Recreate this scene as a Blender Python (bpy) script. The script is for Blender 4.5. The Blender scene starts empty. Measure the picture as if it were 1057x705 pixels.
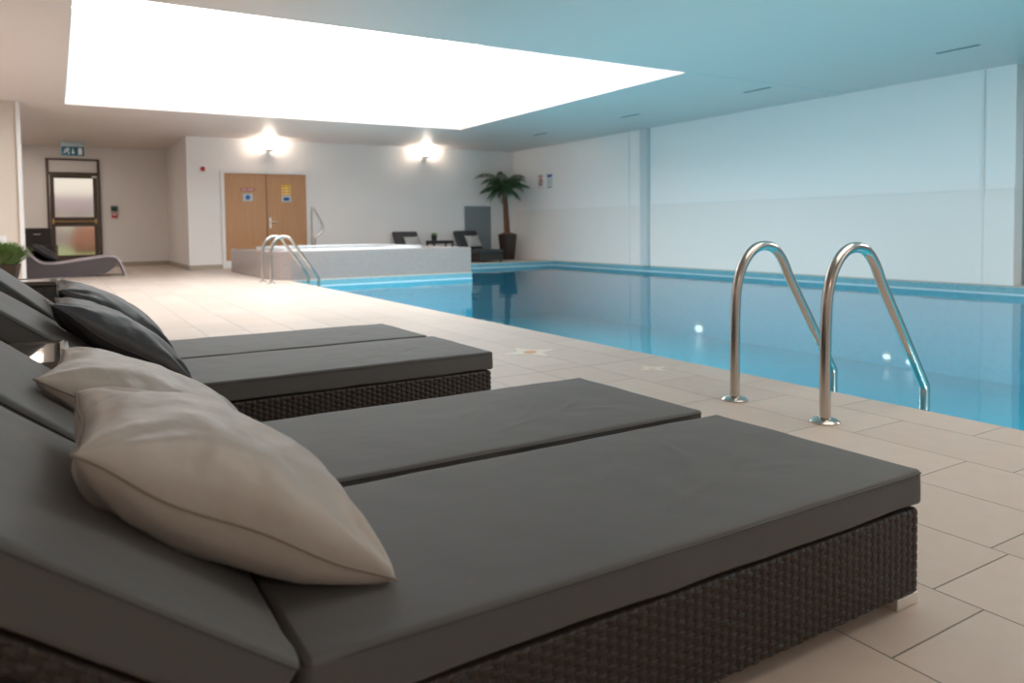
import bpy, bmesh, math, random
import numpy as np
from mathutils import Vector, Matrix, noise
random.seed(7)
S = bpy.context.scene
PI = math.pi
W, H = 1057.0, 705.0

# ---------------------------------------------------------------- camera
F, YAW, PITCH, ROLL, PX, PY = 781.664442, -0.557808951, 0.0438332448, -0.0119095067, 544.91291, 268.542704
HC = 0.84
ca, sa = math.cos(YAW), math.sin(YAW); cb, sb = math.cos(PITCH), math.sin(PITCH); cc, sc = math.cos(ROLL), math.sin(ROLL)
Mw = Matrix(((cc, -sc, 0), (sc, cc, 0), (0, 0, 1))) @ Matrix(((1, 0, 0), (0, cb, -sb), (0, sb, cb))) @ \
     Matrix(((1, 0, 0), (0, 0, -1), (0, 1, 0))) @ Matrix(((ca, sa, 0), (-sa, ca, 0), (0, 0, 1)))
Rc = (Matrix(((1, 0, 0), (0, -1, 0), (0, 0, -1))) @ Mw).transposed()
cam = bpy.data.cameras.new('camera'); camo = bpy.data.objects.new('camera', cam); S.collection.objects.link(camo)
camo.matrix_world = Matrix.Translation((0, 0, HC)) @ Rc.to_4x4()
cam.sensor_width = 36; cam.lens = F / W * 36
cam.shift_x = (W / 2 - PX) / W; cam.shift_y = (PY - H / 2) / W
cam.clip_start = 0.02; cam.clip_end = 300
cam.dof.use_dof = True; cam.dof.focus_distance = 2.3; cam.dof.aperture_fstop = 3.6
S.camera = camo

# ---------------------------------------------------------------- world, lights, exposure
world = bpy.data.worlds.new('world'); S.world = world; world.use_nodes = True
bg = world.node_tree.nodes['Background']; bg.inputs[0].default_value = (1.0, 0.93, 0.74, 1); bg.inputs[1].default_value = 0.75
S.view_settings.view_transform = 'Standard'; S.view_settings.look = 'None'
S.view_settings.gamma = 1; S.view_settings.use_curve_mapping = False
S.view_settings.exposure = 0.42
SKY_STRENGTH = 3.3
def area(name, loc, size, power, col, rot=(0, 0, 0)):
    l = bpy.data.lights.new(name, 'AREA'); l.shape = 'RECTANGLE'; l.size, l.size_y = size
    l.energy = power; l.color = col
    o = bpy.data.objects.new(name, l); S.collection.objects.link(o); o.location = loc; o.rotation_euler = rot
    return o
area('near_fill', (-0.9, -2.4, 2.8), (1.2, 1.2), 22, (1.0, 0.80, 0.64))  # unseen warm fill added behind the viewer
area('pool_side_fill', (3.4, 1.2, 2.84), (2.6, 2.2), 38, (1.0, 0.86, 0.74))  # fill added above the frame to brighten near floor and loungers
area('pool_end_fill', (8.0, 1.2, 2.84), (2.2, 2.2), 95, (1.0, 0.95, 0.93))  # added fill without a fitting, lifts the right wall and its reflection
area('rear_fill', (6.8, -3.0, 2.8), (2.5, 0.8), 40, (1.0, 0.85, 0.75))  # added warm fill at the unseen rear of the room
area('corridor_fill', (-0.6, 19.0, 2.8), (0.6, 0.6), 22, (1.0, 0.86, 0.74))  # added fill for the space before the exit door
area('side_fill', (-1.6, 9.5, 2.8), (0.8, 2.5), 26, (1.0, 0.86, 0.74))  # added fill along the unseen left side

for yy in (-1.2, 1.2, 3.6, 6.0, 8.4):
    area('underwater_fill', (3.30, yy, -.55), (.5, .3), 18, (1, .97, .95), (0, -math.pi / 2, 0))  # added fill hidden below the deck edge, brightens pool and ceiling
# ---------------------------------------------------------------- helpers
C = S.collection
def lin(c):
    c = c / 255.0
    return c / 12.92 if c <= .04045 else ((c + .055) / 1.055) ** 2.4
def rgb(r, g, b): return (lin(r), lin(g), lin(b), 1)

def mat(name, col, rough=.5, metal=0, spec=.5, bump=None, var=None, coat=0, emit=None, sheen=0):
    m = bpy.data.materials.new(name); m.use_nodes = True
    nt = m.node_tree; p = nt.nodes['Principled BSDF']
    p.inputs['Base Color'].default_value = col; p.inputs['Roughness'].default_value = rough
    p.inputs['Metallic'].default_value = metal; p.inputs['Specular IOR Level'].default_value = spec
    p.inputs['Coat Weight'].default_value = coat; p.inputs['Coat Roughness'].default_value = .15
    p.inputs['Sheen Weight'].default_value = sheen
    if emit: p.inputs['Emission Color'].default_value = emit[0]; p.inputs['Emission Strength'].default_value = emit[1]
    tc = nt.nodes.new('ShaderNodeTexCoord')
    if var:                                        # (scale, amount)
        n = nt.nodes.new('ShaderNodeTexNoise'); n.inputs['Scale'].default_value = var[0]; n.inputs['Detail'].default_value = 4
        nt.links.new(tc.outputs['Object'], n.inputs['Vector'])
        mx = nt.nodes.new('ShaderNodeMix'); mx.data_type = 'RGBA'
        mx.inputs['A'].default_value = tuple(c * (1 - var[1]) for c in col[:3]) + (1,)
        mx.inputs['B'].default_value = tuple(min(1, c * (1 + var[1])) for c in col[:3]) + (1,)
        nt.links.new(n.outputs['Fac'], mx.inputs['Factor']); nt.links.new(mx.outputs['Result'], p.inputs['Base Color'])
    if bump:                                       # (scale, distance)
        n = nt.nodes.new('ShaderNodeTexNoise'); n.inputs['Scale'].default_value = bump[0]; n.inputs['Detail'].default_value = 3
        nt.links.new(tc.outputs['Object'], n.inputs['Vector'])
        b = nt.nodes.new('ShaderNodeBump'); b.inputs['Distance'].default_value = bump[1]
        nt.links.new(n.outputs['Fac'], b.inputs['Height']); nt.links.new(b.outputs['Normal'], p.inputs['Normal'])
    return m

def mosaic(name, c1, c2, grout, size, rough=.25, gap=.09, bumpd=.001):
    """small square mosaic mapped by the face it sits on (box mapping through the normal)"""
    m = mat(name, c1, rough); nt = m.node_tree; N = nt.nodes; L = nt.links; p = N['Principled BSDF']
    geo = N.new('ShaderNodeNewGeometry'); sp = N.new('ShaderNodeSeparateXYZ'); sn = N.new('ShaderNodeSeparateXYZ')
    L.new(geo.outputs['Position'], sp.inputs[0]); L.new(geo.outputs['True Normal'], sn.inputs[0])
    def math_(op, a, b=None):
        n = N.new('ShaderNodeMath'); n.operation = op
        for i, v in enumerate((a, b)):
            if v is None: continue
            if isinstance(v, (int, float)): n.inputs[i].default_value = v
            else: L.new(v, n.inputs[i])
        return n.outputs[0]
    ax = math_('GREATER_THAN', math_('ABSOLUTE', sn.outputs[0]), .5)
    az = math_('GREATER_THAN', math_('ABSOLUTE', sn.outputs[2]), .5)
    def mixf(f, a, b):
        n = N.new('ShaderNodeMix'); n.data_type = 'FLOAT'; L.new(f, n.inputs[0]); L.new(a, n.inputs[2]); L.new(b, n.inputs[3]); return n.outputs[0]
    u = mixf(ax, sp.outputs[0], sp.outputs[1]); v = mixf(az, sp.outputs[2], sp.outputs[1])
    u = math_('DIVIDE', u, size); v = math_('DIVIDE', v, size)
    fu = math_('FRACT', u); fv = math_('FRACT', v)
    du = math_('MINIMUM', fu, math_('SUBTRACT', 1, fu)); dv = math_('MINIMUM', fv, math_('SUBTRACT', 1, fv))
    d = math_('MINIMUM', du, dv); g = math_('GREATER_THAN', d, gap / 2)
    wn = N.new('ShaderNodeTexWhiteNoise'); wn.noise_dimensions = '2D'
    cv = N.new('ShaderNodeCombineXYZ'); L.new(math_('FLOOR', u), cv.inputs[0]); L.new(math_('FLOOR', v), cv.inputs[1]); L.new(cv.outputs[0], wn.inputs['Vector'])
    m1 = N.new('ShaderNodeMix'); m1.data_type = 'RGBA'; m1.inputs['A'].default_value = c1; m1.inputs['B'].default_value = c2
    L.new(wn.outputs['Value'], m1.inputs['Factor'])
    m2 = N.new('ShaderNodeMix'); m2.data_type = 'RGBA'; m2.inputs['A'].default_value = grout
    L.new(m1.outputs['Result'], m2.inputs['B']); L.new(g, m2.inputs['Factor']); L.new(m2.outputs['Result'], p.inputs['Base Color'])
    return m

def stamp(o, label=None, cat=None, group=None, kind=None):
    if label: o['label'] = label
    if cat: o['category'] = cat
    if group: o['group'] = group
    if kind: o['kind'] = kind
    return o
def thing(name, label, cat, loc=(0, 0, 0), rz=0, group=None, kind=None):
    o = bpy.data.objects.new(name, None); C.objects.link(o); o.location = loc; o.rotation_euler = (0, 0, rz)
    o.empty_display_size = .1
    return stamp(o, label, cat, group, kind)
def mesh_obj(name, verts, faces, m, parent=None, smooth=False, angle=None):
    me = bpy.data.meshes.new(name); me.from_pydata([tuple(v) for v in verts], [], [tuple(f) for f in faces])
    me.validate()
    if smooth: me.shade_smooth() if hasattr(me, 'shade_smooth') else None
    me.update(); me.materials.append(m)
    o = bpy.data.objects.new(name, me); C.objects.link(o); o.parent = parent
    return o
def bm_obj(name, bm, m, parent=None, smooth=False, bevel=0, mats=None, angle=40):
    bmesh.ops.recalc_face_normals(bm, faces=bm.faces)
    me = bpy.data.meshes.new(name); bm.to_mesh(me); bm.free()
    if smooth:
        me.shade_smooth(); me.set_sharp_from_angle(angle=math.radians(angle))
    for k in (mats or [m]): me.materials.append(k)
    o = bpy.data.objects.new(name, me); C.objects.link(o); o.parent = parent
    if bevel:
        b = o.modifiers.new('bevel', 'BEVEL'); b.width = bevel; b.segments = 2; b.limit_method = 'ANGLE'
    return o
def box(bm, x0, x1, y0, y1, z0, z1, mi=0):
    r = bmesh.ops.create_cube(bm, size=1)
    for v in r['verts']:
        v.co = Vector(((x0 + x1) / 2 + v.co.x * (x1 - x0), (y0 + y1) / 2 + v.co.y * (y1 - y0), (z0 + z1) / 2 + v.co.z * (z1 - z0)))
    for f in {f for v in r['verts'] for f in v.link_faces}: f.material_index = mi
    return r['verts']
def quad(bm, pts, mi=0):
    f = bm.faces.new([bm.verts.new(p) for p in pts]); f.material_index = mi; return f
def tube(bm, pts, r, seg=12, cap=True, closed=False):
    pts = [Vector(p) for p in pts]; n = len(pts); rings = []; up = None
    rr = r if isinstance(r, (list, tuple)) else [r] * n
    for i, p in enumerate(pts):
        if closed: t = (pts[(i + 1) % n] - pts[i - 1]).normalized()
        else: t = (pts[min(i + 1, n - 1)] - pts[max(i - 1, 0)]).normalized()
        if up is None:
            up = Vector((0, 0, 1)) if abs(t.z) < .9 else Vector((1, 0, 0))
        up = (up - t * up.dot(t)).normalized(); s = t.cross(up)
        rings.append([bm.verts.new(p + (up * math.cos(2 * PI * k / seg) + s * math.sin(2 * PI * k / seg)) * rr[i]) for k in range(seg)])
    m = n if closed else n - 1
    for i in range(m):
        a, b = rings[i], rings[(i + 1) % n]
        for k in range(seg): bm.faces.new((a[k], a[(k + 1) % seg], b[(k + 1) % seg], b[k]))
    if cap and not closed: bm.faces.new(rings[0]); bm.faces.new(rings[-1])
def lathe(bm, prof, cx=0, cy=0, seg=32, mi=0):
    rings = []
    for r, z in prof:
        rings.append([bm.verts.new((cx + r * math.cos(2 * PI * k / seg), cy + r * math.sin(2 * PI * k / seg), z)) for k in range(seg)])
    for a, b in zip(rings, rings[1:]):
        for k in range(seg):
            f = bm.faces.new((a[k], a[(k + 1) % seg], b[(k + 1) % seg], b[k])); f.material_index = mi
    if prof[0][0] > 1e-4: bm.faces.new(rings[0])
    if prof[-1][0] > 1e-4: bm.faces.new(rings[-1])
def smooth_path(P, n=8):
    P = [Vector(p) for p in P]; out = []
    for i in range(len(P) - 1):
        p0, p1, p2, p3 = P[max(i - 1, 0)], P[i], P[i + 1], P[min(i + 2, len(P) - 1)]
        for k in range(n):
            t = k / n
            out.append(.5 * ((2 * p1) + (-p0 + p2) * t + (2 * p0 - 5 * p1 + 4 * p2 - p3) * t * t + (-p0 + 3 * p1 - 3 * p2 + p3) * t ** 3))
    out.append(P[-1]); return out
def fillet(P, rad, n=8):
    P = [Vector(p) for p in P]; out = [P[0]]
    for i in range(1, len(P) - 1):
        a, b, c = P[i - 1], P[i], P[i + 1]; r = rad[i - 1] if isinstance(rad, (list, tuple)) else rad
        d1, d2 = (a - b).normalized(), (c - b).normalized(); ang = d1.angle(d2)
        t = min(r / math.tan(ang / 2), (a - b).length * .48 if i > 1 else (a - b).length * .9, (c - b).length * (.48 if i < len(P) - 2 else .9))
        s, e = b + d1 * t, b + d2 * t
        for k in range(n + 1):
            u = k / n; out.append((1 - u) ** 2 * s + 2 * u * (1 - u) * b + u * u * e)
    out.append(P[-1]); return out
def copy_tree(o, parent=None):
    c = o.copy(); C.objects.link(c); c.parent = parent
    for ch in list(o.children): copy_tree(ch, c)
    return c

# ---------------------------------------------------------------- materials
M = {}
M['wall'] = mat('wall_paint', (.84, .81, .79, 1), .55, var=(1.3, .02))
M['wall_white'] = mat('upper_wall_panel', (.90, .865, .85, 1), .35)
M['wall_low'] = mat('lower_wall_tile', (.86, .81, .78, 1), .3)
M['ceil'] = mat('ceiling_panel', (.73, .64, .60, 1), .42, spec=.5, bump=(3, .002))
M['trim'] = mat('white_trim', (.80, .79, .78, 1), .4)
M['base'] = mat('skirting_tile', (.42, .36, .29, 1), .35)
M['recess'] = mat('recess_grey_green', (.28, .33, .33, 1), .5)
M['pilaster'] = mat('pilaster_grey', (.60, .63, .64, 1), .45)
M['pillar'] = mat('pillar_beige', (.68, .60, .52, 1), .45)
M['shaft'] = mat('skylight_shaft', (.55, .55, .55, 1), .6)
M['sky'] = mat('skylight_glazing', (.9, .9, .9, 1), .5, emit=((1.0, .995, .99, 1), SKY_STRENGTH))
M['pool'] = mosaic('pool_mosaic', (.06, .58, .76, 1), (.08, .64, .81, 1), (.16, .68, .80, 1), .05, gap=.08)
M['band'] = mosaic('waterline_mosaic', (.10, .33, .42, 1), (.17, .44, .53, 1), (.30, .50, .56, 1), .024, gap=.12)
M['lightline'] = mat('waterline_trim', (.60, .75, .80, 1), .3)
M['spa'] = mosaic('spa_mosaic', (.32, .265, .25, 1), (.36, .30, .285, 1), (.39, .34, .32, 1), .025, gap=.12)
M['spa_white'] = mat('spa_acrylic', (.82, .85, .88, 1), .2)
M['fabric'] = mat('grey_mattress_cover', (.098, .099, .099, 1), .62, spec=.35, bump=(6, .004), sheen=.15)
M['piping'] = mat('dark_piping', (.055, .055, .055, 1), .6)
M['wicker'] = mat('brown_black_wicker', (.030, .023, .019, 1), .42, spec=.45, var=(60, .15))
M['alu'] = mat('brushed_aluminium', (.75, .73, .70, 1), .35, metal=.7)
M['beige'] = mat('beige_satin', (.42, .375, .335, 1), .42, spec=.4, bump=(7, .014), sheen=.2)
M['darkpil'] = mat('charcoal_leatherette', (.040, .038, .040, 1), .5, spec=.4, bump=(9, .006))
M['greypil'] = mat('grey_cushion', (.42, .41, .40, 1), .7)
M['steel'] = mat('stainless_steel', (.55, .51, .47, 1), .2, metal=1)
M['glass_top'] = mat('dark_glass', (.05, .045, .04, 1), .04, spec=.8, coat=1)
M['door'] = mat('beech_veneer', (.52, .27, .12, 1), .4)
M['frame'] = mat('brown_aluminium', (.075, .045, .032, 1), .4)
M['brass'] = mat('brass', (.55, .36, .14, 1), .35, metal=.8)
M['red'] = mat('red_plastic', (.50, .03, .03, 1), .4)
M['green'] = mat('green_plastic', (.06, .17, .12, 1), .4)
M['teal'] = mat('sign_teal', (.008, .13, .20, 1), .4)
M['signwhite'] = mat('sign_white', (.80, .80, .80, 1), .5)
M['signpale'] = mat('sign_pale_blue', (.50, .62, .66, 1), .5)
M['yellow'] = mat('sign_yellow', (.85, .50, .03, 1), .5)
M['blue'] = mat('sign_blue', (.05, .12, .40, 1), .5)
M['ink'] = mat('sign_ink', (.03, .03, .03, 1), .6)
M['greypanel'] = mat('grey_panel', (.24, .26, .275, 1), .55)
M['lilac'] = mat('lilac_shell', (.46, .39, .42, 1), .5)
M['leaf'] = mat('palm_leaf', (.035, .10, .035, 1), .5, var=(8, .35))
M['grass'] = mat('grass_leaf', (.30, .42, .15, 1), .6, var=(20, .4))
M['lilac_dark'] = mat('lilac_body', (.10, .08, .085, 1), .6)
M['trunk'] = mat('palm_trunk', (.16, .07, .045, 1), .8, bump=(50, .01), var=(30, .3))
M['pot'] = mat('dark_brown_pot', (.035, .021, .018, 1), .35)
M['wpot'] = mat('woven_pot', (.15, .09, .06, 1), .6, bump=(80, .006))
M['soil'] = mat('coir_soil', (.14, .075, .04, 1), .9)
M['lampglass'] = mat('lamp_glass', (.9, .88, .85, 1), .4, emit=((1.0, .9, .78, 1), 8))
M['gold'] = mat('orange_inlay', (.70, .33, .08, 1), .5)
M['star'] = mat('pale_inlay', (.72, .64, .55, 1), .5)
M['lawn'] = mat('lawn', (.42, .52, .26, 1), .9, var=(2, .3))
M['shrubred'] = mat('red_shrub', (.66, .36, .28, 1), .9, var=(3, .3))
M['housewall'] = mat('distant_house', (.50, .42, .50, 1), .9)
M['pale'] = mat('pale_block', (.75, .73, .72, 1), .8)

# beech grain
nt = M['door'].node_tree; p = nt.nodes['Principled BSDF']
tc = nt.nodes.new('ShaderNodeTexCoord'); mp = nt.nodes.new('ShaderNodeMapping'); mp.inputs['Scale'].default_value = (14, 14, .6)
n = nt.nodes.new('ShaderNodeTexNoise'); n.inputs['Scale'].default_value = 3; n.inputs['Detail'].default_value = 6
rp = nt.nodes.new('ShaderNodeValToRGB'); rp.color_ramp.elements[0].color = (.43, .21, .09, 1); rp.color_ramp.elements[1].color = (.58, .32, .16, 1)
nt.links.new(tc.outputs['Object'], mp.inputs[0]); nt.links.new(mp.outputs[0], n.inputs['Vector']); nt.links.new(n.outputs['Fac'], rp.inputs[0]); nt.links.new(rp.outputs[0], p.inputs['Base Color'])

# floor tiles: rows .333 m wide across X, tiles .6 m long in Y, each row with its own offset
def floor_material():
    m = mat('floor_tile', (.5, .45, .38, 1), .42, spec=.4); nt = m.node_tree; N = nt.nodes; L = nt.links; p = N['Principled BSDF']
    geo = N.new('ShaderNodeNewGeometry'); sp = N.new('ShaderNodeSeparateXYZ'); L.new(geo.outputs['Position'], sp.inputs[0])
    def ma(op, a, b=None, c=None):
        n = N.new('ShaderNodeMath'); n.operation = op
        for i, v in enumerate((a, b, c)):
            if v is None: continue
            if isinstance(v, (int, float)): n.inputs[i].default_value = v
            else: L.new(v, n.inputs[i])
        return n.outputs[0]
    x = ma('DIVIDE', ma('SUBTRACT', sp.outputs[0], 1.343), .3365)
    row = ma('FLOOR', x); fx = ma('FRACT', x)
    ramp = N.new('ShaderNodeValToRGB'); ramp.color_ramp.interpolation = 'CONSTANT'
    known = {0: .413, 1: .60, 2: .672, 3: .37, 4: .117, 5: .634}
    rnd = random.Random(5); vals = [known.get(i - 12, rnd.random()) for i in range(32)]
    el = ramp.color_ramp.elements
    el[0].position = 0; el[1].position = 1 / 32
    while len(el) < 32: el.new((len(el)) / 32)
    for i in range(32):
        el[i].position = i / 32; v = vals[i]; el[i].color = (v, v, v, 1)
    L.new(ma('DIVIDE', ma('ADD', row, 12.5), 32), ramp.inputs[0])
    y = ma('SUBTRACT', ma('DIVIDE', sp.outputs[1], .597), ramp.outputs[0])
    fy = ma('FRACT', y); ty = ma('FLOOR', y)
    dx = ma('MULTIPLY', ma('MINIMUM', fx, ma('SUBTRACT', 1, fx)), .3365)
    dy = ma('MULTIPLY', ma('MINIMUM', fy, ma('SUBTRACT', 1, fy)), .597)
    d = ma('MINIMUM', dx, dy)
    # long movement joint across the deck
    d2 = ma('ABSOLUTE', ma('SUBTRACT', sp.outputs[1], 3.655)); d = ma('MINIMUM', d, ma('MULTIPLY', d2, .6))
    mr = N.new('ShaderNodeMapRange'); mr.inputs[1].default_value = .0009; mr.inputs[2].default_value = .0024; L.new(d, mr.inputs[0])
    cv = N.new('ShaderNodeCombineXYZ'); L.new(row, cv.inputs[0]); L.new(ty, cv.inputs[1])
    wn = N.new('ShaderNodeTexWhiteNoise'); wn.noise_dimensions = '2D'; L.new(cv.outputs[0], wn.inputs['Vector'])
    nz = N.new('ShaderNodeTexNoise'); nz.inputs['Scale'].default_value = 14; nz.inputs['Detail'].default_value = 8; L.new(geo.outputs['Position'], nz.inputs['Vector'])
    nf = N.new('ShaderNodeTexNoise'); nf.inputs['Scale'].default_value = 260; L.new(geo.outputs['Position'], nf.inputs['Vector'])
    f = ma('ADD', ma('MULTIPLY', wn.outputs['Value'], .35), ma('ADD', ma('MULTIPLY', nz.outputs['Fac'], .5), ma('MULTIPLY', nf.outputs['Fac'], .25)))
    m1 = N.new('ShaderNodeMix'); m1.data_type = 'RGBA'; m1.inputs['A'].default_value = (.49, .40, .34, 1); m1.inputs['B'].default_value = (.63, .54, .475, 1); L.new(f, m1.inputs['Factor'])
    m2 = N.new('ShaderNodeMix'); m2.data_type = 'RGBA'; m2.inputs['A'].default_value = (.20, .16, .125, 1); L.new(m1.outputs['Result'], m2.inputs['B']); L.new(mr.outputs[0], m2.inputs['Factor'])
    L.new(m2.outputs['Result'], p.inputs['Base Color'])
    bp = N.new('ShaderNodeBump'); bp.inputs['Distance'].default_value = .002; L.new(mr.outputs[0], bp.inputs['Height']); L.new(bp.outputs['Normal'], p.inputs['Normal'])
    return m
M['floor'] = floor_material()

# water surface
def water_material(name='pool_water', tint=(.86, .98, 1.0, 1), wave=.0035):
    m = bpy.data.materials.new(name); m.use_nodes = True; nt = m.node_tree; N = nt.nodes; L = nt.links; N.remove(N['Principled BSDF'])
    tc = N.new('ShaderNodeTexCoord'); n = N.new('ShaderNodeTexNoise'); n.inputs['Scale'].default_value = 2.2; n.inputs['Detail'].default_value = 1
    L.new(tc.outputs['Object'], n.inputs['Vector'])
    b = N.new('ShaderNodeBump'); b.inputs['Distance'].default_value = wave; L.new(n.outputs['Fac'], b.inputs['Height'])
    fr = N.new('ShaderNodeFresnel'); fr.inputs['IOR'].default_value = 1.4; L.new(b.outputs['Normal'], fr.inputs['Normal'])
    t = N.new('ShaderNodeBsdfTransparent'); t.inputs[0].default_value = tint
    g = N.new('ShaderNodeBsdfGlossy'); g.inputs['Roughness'].default_value = .025; L.new(b.outputs['Normal'], g.inputs['Normal'])
    mx = N.new('ShaderNodeMixShader'); L.new(fr.outputs[0], mx.inputs[0]); L.new(t.outputs[0], mx.inputs[1]); L.new(g.outputs[0], mx.inputs[2])
    L.new(mx.outputs[0], N['Material Output'].inputs[0]); return m
M['water'] = water_material()
def pane_material():
    m = bpy.data.materials.new('door_glass'); m.use_nodes = True; nt = m.node_tree; N = nt.nodes; L = nt.links; N.remove(N['Principled BSDF'])
    t = N.new('ShaderNodeBsdfRefraction'); t.inputs['Color'].default_value = (.95, .93, .95, 1); t.inputs['Roughness'].default_value = .30; t.inputs['IOR'].default_value = 1.08
    g = N.new('ShaderNodeBsdfGlossy'); g.inputs['Roughness'].default_value = .08
    mx = N.new('ShaderNodeMixShader'); mx.inputs[0].default_value = .05; L.new(t.outputs[0], mx.inputs[1]); L.new(g.outputs[0], mx.inputs[2])
    L.new(mx.outputs[0], N['Material Output'].inputs[0]); return m
M['pane'] = pane_material()

# ================================================================ SETTING
XW, YB, YX, ZC = 10.55, 17.6, 21.0, 2.86         # right wall, back wall, exit wall, ceiling
XL, YN = -2.4, -4.0                              # left wall, wall behind the viewer
PXL, PYN, PYF, PD, WZ = 3.27, -2.0, 15.75, -1.3, -.12
SPX, SPY = 6.7, 12.75
def struct(name, bm, m, parent=None, **k):
    o = bm_obj(name, bm, m, parent, **k)
    if not parent: o['kind'] = 'structure'
    return o
# floor (deck), with a small nosing over the pool
bm = bmesh.new(); T = .02
for x0, x1, y0, y1 in ((XL, PXL, YN, YX + .3), (PXL, SPX, SPY, YX + .3), (SPX, 11.3, PYF, YX + .3), (PXL, 11.3, YN, PYN), (XW, 11.3, PYN, PYF)):
    box(bm, x0, x1, y0, y1, -T, 0)
struct('floor', bm, M['floor'])
# pool shell
P = [(PXL, PYN), (XW, PYN), (XW, PYF), (SPX, PYF), (SPX, SPY), (PXL, SPY)]
bm = bmesh.new()
bm.faces.new([bm.verts.new((x, y, PD)) for x, y in P])
for i in range(6):
    a, b = P[i], P[(i + 1) % 6]
    quad(bm, [(a[0], a[1], PD), (b[0], b[1], PD), (b[0], b[1], WZ), (a[0], a[1], WZ)], 0)
    quad(bm, [(a[0], a[1], WZ), (b[0], b[1], WZ), (b[0], b[1], -T), (a[0], a[1], -T)], 1)
struct('pool_basin', bm, M['pool'], mats=[M['pool'], M['band']])
# pale line at the waterline, one strip round the basin
bm = bmesh.new(); e = .006
for i in range(6):
    a, b = Vector(P[i]), Vector(P[(i + 1) % 6]); d = (b - a).normalized(); nrm = Vector((-d.y, d.x))
    q = [a, b, b + nrm * e, a + nrm * e]
    vs = [bm.verts.new((v.x, v.y, z)) for z in (WZ - .004, WZ + .014) for v in q]
    for f in ((0, 1, 2, 3), (7, 6, 5, 4), (0, 4, 5, 1), (1, 5, 6, 2), (2, 6, 7, 3), (3, 7, 4, 0)): bm.faces.new([vs[k] for k in f])
struct('trim_1', bm, M['lightline'])
# water
bm = bmesh.new(); bm.faces.new([bm.verts.new((x, y, WZ)) for x, y in P])
w = bm_obj('pool_water', bm, M['water']); stamp(w, 'still blue water filling the long swimming pool', 'water', kind='stuff')

# walls
bm = bmesh.new(); box(bm, 2.43, XW, YB, YB + .15, -T, ZC); box(bm, 2.43, 2.58, YB + .15, YX, -T, ZC); struct('wall_back', bm, M['wall'])
bm = bmesh.new()                                  # exit wall with a door opening
DX0, DX1, DZ1 = -.13, .97, 2.58
box(bm, XL, DX0, YX, YX + .15, -T, ZC); box(bm, DX1, 2.7, YX, YX + .15, -T, ZC); box(bm, DX0, DX1, YX, YX + .15, DZ1, ZC)
struct('wall_exit', bm, M['wall'])
bm = bmesh.new(); box(bm, XL - .15, XL, YN, YX + .15, -T, ZC); struct('wall_left', bm, M['wall'])
bm = bmesh.new(); box(bm, XL, 11.3, YN - .15, YN, -T, ZC); struct('wall_near', bm, M['wall'])
# right wall: lower tiled panel, upper smooth panel, pilaster, corner bead, ledge
bm = bmesh.new(); box(bm, XW, XW + .2, 4.99, YB, 1.26, ZC); struct('wall_right', bm, M['wall_white'])
bm = bmesh.new(); box(bm, XW - .012, XW + .2, 4.99, 12.07, 0, 1.26); box(bm, XW - .004, XW + .2, 12.07, YB, 0, 1.26); struct('wall_right_lower', bm, M['wall_low'])
bm = bmesh.new(); box(bm, XW - .10, XW, 12.06, 12.28, 0, ZC); struct('trim_2', bm, M['pilaster'], bevel=.01)
bm = bmesh.new(); box(bm, XW - .022, XW - .012, 5.375, 5.40, 0, ZC); struct('trim_3', bm, M['trim'])
bm = bmesh.new(); box(bm, XW - .02, XW, 4.99, 12.06, 1.25, 1.27); box(bm, XW - .01, XW, 12.28, YB, 1.25, 1.265); struct('trim_4', bm, M['trim'])
bm = bmesh.new(); box(bm, XW - .02, XW - .0, 12.72, 12.745, 0, ZC); struct('trim_5', bm, M['trim'])
bm = bmesh.new(); box(bm, 11.1, 11.3, YN, 4.99, 0, ZC); box(bm, XW + .2, 11.3, 4.99, 5.2, 0, ZC); struct('wall_recess', bm, M['recess'])
# pillar on the left with white corner trim
bm = bmesh.new(); box(bm, XL, -.44, 14.1, 14.5, 0, ZC); struct('wall_pillar', bm, M['pillar'])
bm = bmesh.new(); box(bm, -.45, -.40, 14.07, 14.11, 0, ZC); box(bm, -.44, -.40, 14.1, 14.5, 0, ZC); struct('trim_6', bm, M['trim'])
# baseboards
bm = bmesh.new(); box(bm, 2.42, 3.10, YB - .015, YB, 0, .10); box(bm, 2.415, 2.43, YB - .015, YX, 0, .10); struct('baseboard_back', bm, M['base'])
bm = bmesh.new(); box(bm, .99, 2.42, YX - .015, YX, 0, .10); box(bm, XL, -.15, YX - .015, YX, 0, .10); struct('baseboard_exit', bm, M['base'])
# ceiling with the skylight opening
SX0, SX1, SY0, SY1, SH = .20, 7.17, 7.48, 14.05, 1.5
bm = bmesh.new()
for x0, x1, y0, y1 in ((XL, SX0, YN, YX + .15), (SX1, 11.3, YN, YX + .15), (SX0, SX1, YN, SY0), (SX0, SX1, SY1, YX + .15)):
    box(bm, x0, x1, y0, y1, ZC, ZC + .12)
struct('ceiling', bm, M['ceil'])
bm = bmesh.new()
for x0, x1, y0, y1 in ((SX0 - .1, SX0, SY0 - .1, SY1 + .1), (SX1, SX1 + .1, SY0 - .1, SY1 + .1), (SX0, SX1, SY0 - .1, SY0), (SX0, SX1, SY1, SY1 + .1)):
    box(bm, x0, x1, y0, y1, ZC + .12, ZC + SH)
struct('skylight_shaft', bm, M['shaft'])
bm = bmesh.new(); box(bm, SX0, SX1, SY0, SY1, ZC + SH, ZC + SH + .05); struct('window_1', bm, M['sky'])
bm = bmesh.new(); box(bm, SX1, XW, 7.44, 7.455, ZC - .003, ZC); box(bm, XL, SX0, 14.04, 14.055, ZC - .003, ZC); box(bm, SX0 - .012, SX0, SY0, SY1, ZC - .004, ZC); struct('trim_7', bm, M['pilaster'])

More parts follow.
